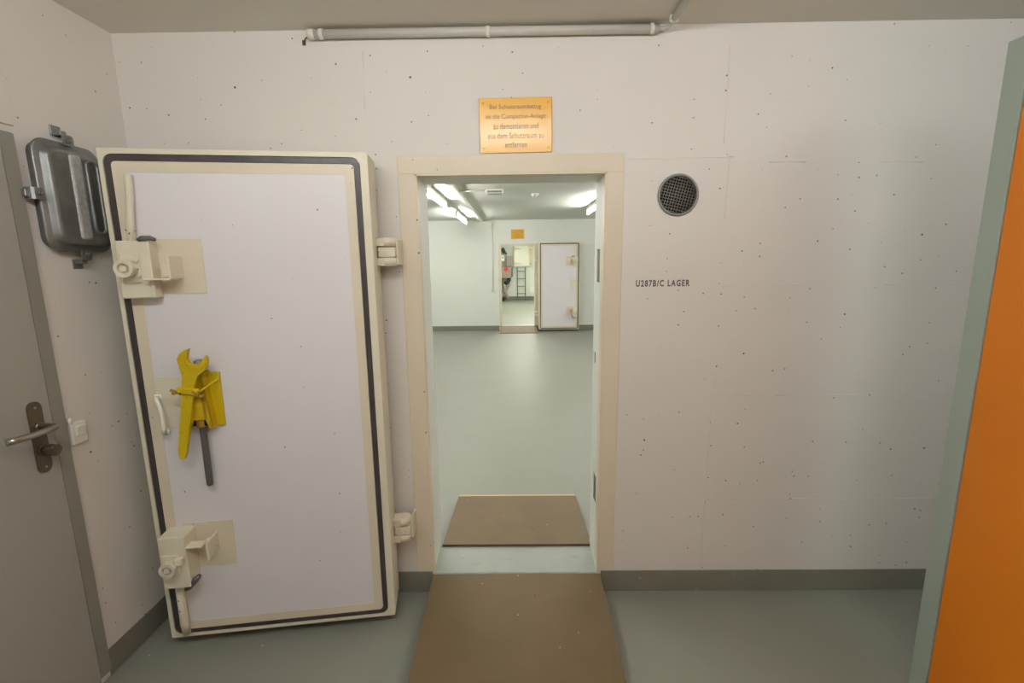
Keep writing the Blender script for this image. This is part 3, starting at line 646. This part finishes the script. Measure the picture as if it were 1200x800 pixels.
# ------------------------------------------------------------------ last room: escape hatch, ladder, ventilation unit
eh = tag(empty('escape_hatch', (0.68, Y2, 1.80)), 'cream armoured hatch lid above the ladder in the last room', 'hatch')
MB().box(-0.34, 0.31, -0.16, -0.02, -0.44, 0.44, 0.006).build('lid', M['creamlight'], eh)
MB().box(-0.30, 0.27, -0.166, -0.16, -0.40, 0.40, 0.002).build('lid_field', M['white'], eh)
MB().box(0.30, 0.52, -0.03, 0, -0.44, 0.46, 0.003).build('hatch_frame', M['creamlight'], eh)
for z in (0.27, -0.30):
    MB().cyl((0.36, -0.10, z - 0.06), (0.36, -0.10, z + 0.06), 0.035, n=14).box(0.30, 0.40, -0.10, -0.02, z - 0.05, z + 0.05, 0.003).build('hinge', M['cream'], eh)
    k = MB(); k.box(-0.29, -0.23, -0.21, -0.16, z - 0.06, z + 0.06, 0.006); k.cyl((-0.22, -0.20, z), (-0.02, -0.20, z + 0.01), 0.014, n=10)
    k.build('lock', M['chipped'], eh)
la = tag(empty('ladder', (0.64, Y2, 0)), 'narrow grey steel ladder below the escape hatch', 'ladder')
for x in (-0.16, 0.16): MB().box(x - 0.02, x + 0.02, -0.16, -0.11, 0, 1.35, 0.003).build('rail', M['rod'], la)
for z in (0.28, 0.58, 0.88, 1.18): MB().cyl((-0.16, -0.135, z), (0.16, -0.135, z), 0.014, n=10).build('rung', M['rod'], la)
for z in (0.30, 1.12):
    for x in (-0.16, 0.16): MB().box(x - 0.012, x + 0.012, -0.12, 0, z - 0.02, z + 0.02).build('bracket', M['rod'], la)
vu = tag(empty('ventilation_unit', (0.04, Y2, 0)), 'grey and taupe ventilation machine with hose left of the ladder', 'ventilation unit')
MB().box(-0.32, -0.20, -0.35, 0, 0.0, 2.3, 0.005).build('post', M['rod'], vu)
MB().box(-0.19, 0.20, -0.40, -0.02, 0.92, 1.36, 0.02, 3).build('fan_housing', M['machine'], vu)
MB().box(0.20, 0.26, -0.38, -0.05, 0.98, 1.36, 0.01).build('side_cover', M['rod'], vu)
MB().cyl((-0.01, -0.40, 1.27), (-0.01, -0.425, 1.27), 0.085, n=20).build('red_dial', M['red'], vu)
MB().box(0.0, 0.19, -0.30, -0.04, 1.37, 1.80, 0.03, 3).build('duct_box', M['machine'], vu)
MB().box(-0.21, -0.07, -0.36, -0.2, 1.60, 1.83, 0.01).build('gauge_box', M['white'], vu)
MB().cyl((-0.14, -0.36, 1.73), (-0.14, -0.37, 1.73), 0.03, n=12).build('gauge', M['rod'], vu)
MB().tube([(-0.20, -0.28, 2.0), (-0.13, -0.28, 2.05), (-0.05, -0.25, 1.93), (0.02, -0.2, 1.88)], [0.09, 0.09, 0.05, 0.03], 14).build('air_valve', M['black'], vu)
MB().tube([(0.10, -0.25, 0.93), (0.10, -0.27, 0.82), (0.04, -0.27, 0.74), (-0.08, -0.26, 0.72)], 0.075, 14).build('intake_elbow', M['black'], vu)
hs = [(-0.15 + 0.07 * math.sin(i * 0.16), -0.22 + 0.03 * math.cos(i * 0.3), 0.75 - 0.62 * i / 30) for i in range(31)]
MB().tube(hs, [0.075 if i % 2 else 0.062 for i in range(31)], 14).build('flexible_hose', M['hose'], vu)
hs = [(0.02 + 0.06 * math.cos(i * 0.18), -0.25, 0.72 - 0.60 * i / 30) for i in range(31)]
MB().tube(hs, [0.06 if i % 2 else 0.05 for i in range(31)], 14).build('flexible_hose', M['hose'], vu)
MB().box(-0.24, -0.10, -0.36, -0.02, 0.0, 0.14, 0.01).build('foot', M['black'], vu)
cvp = tag(MB().box(1.00, 1.20, Y2 - 0.05, Y2, 0.28, 0.56, 0.006).build('junction_box', M['white']), 'flat white box low on the wall right of the ladder', 'box')
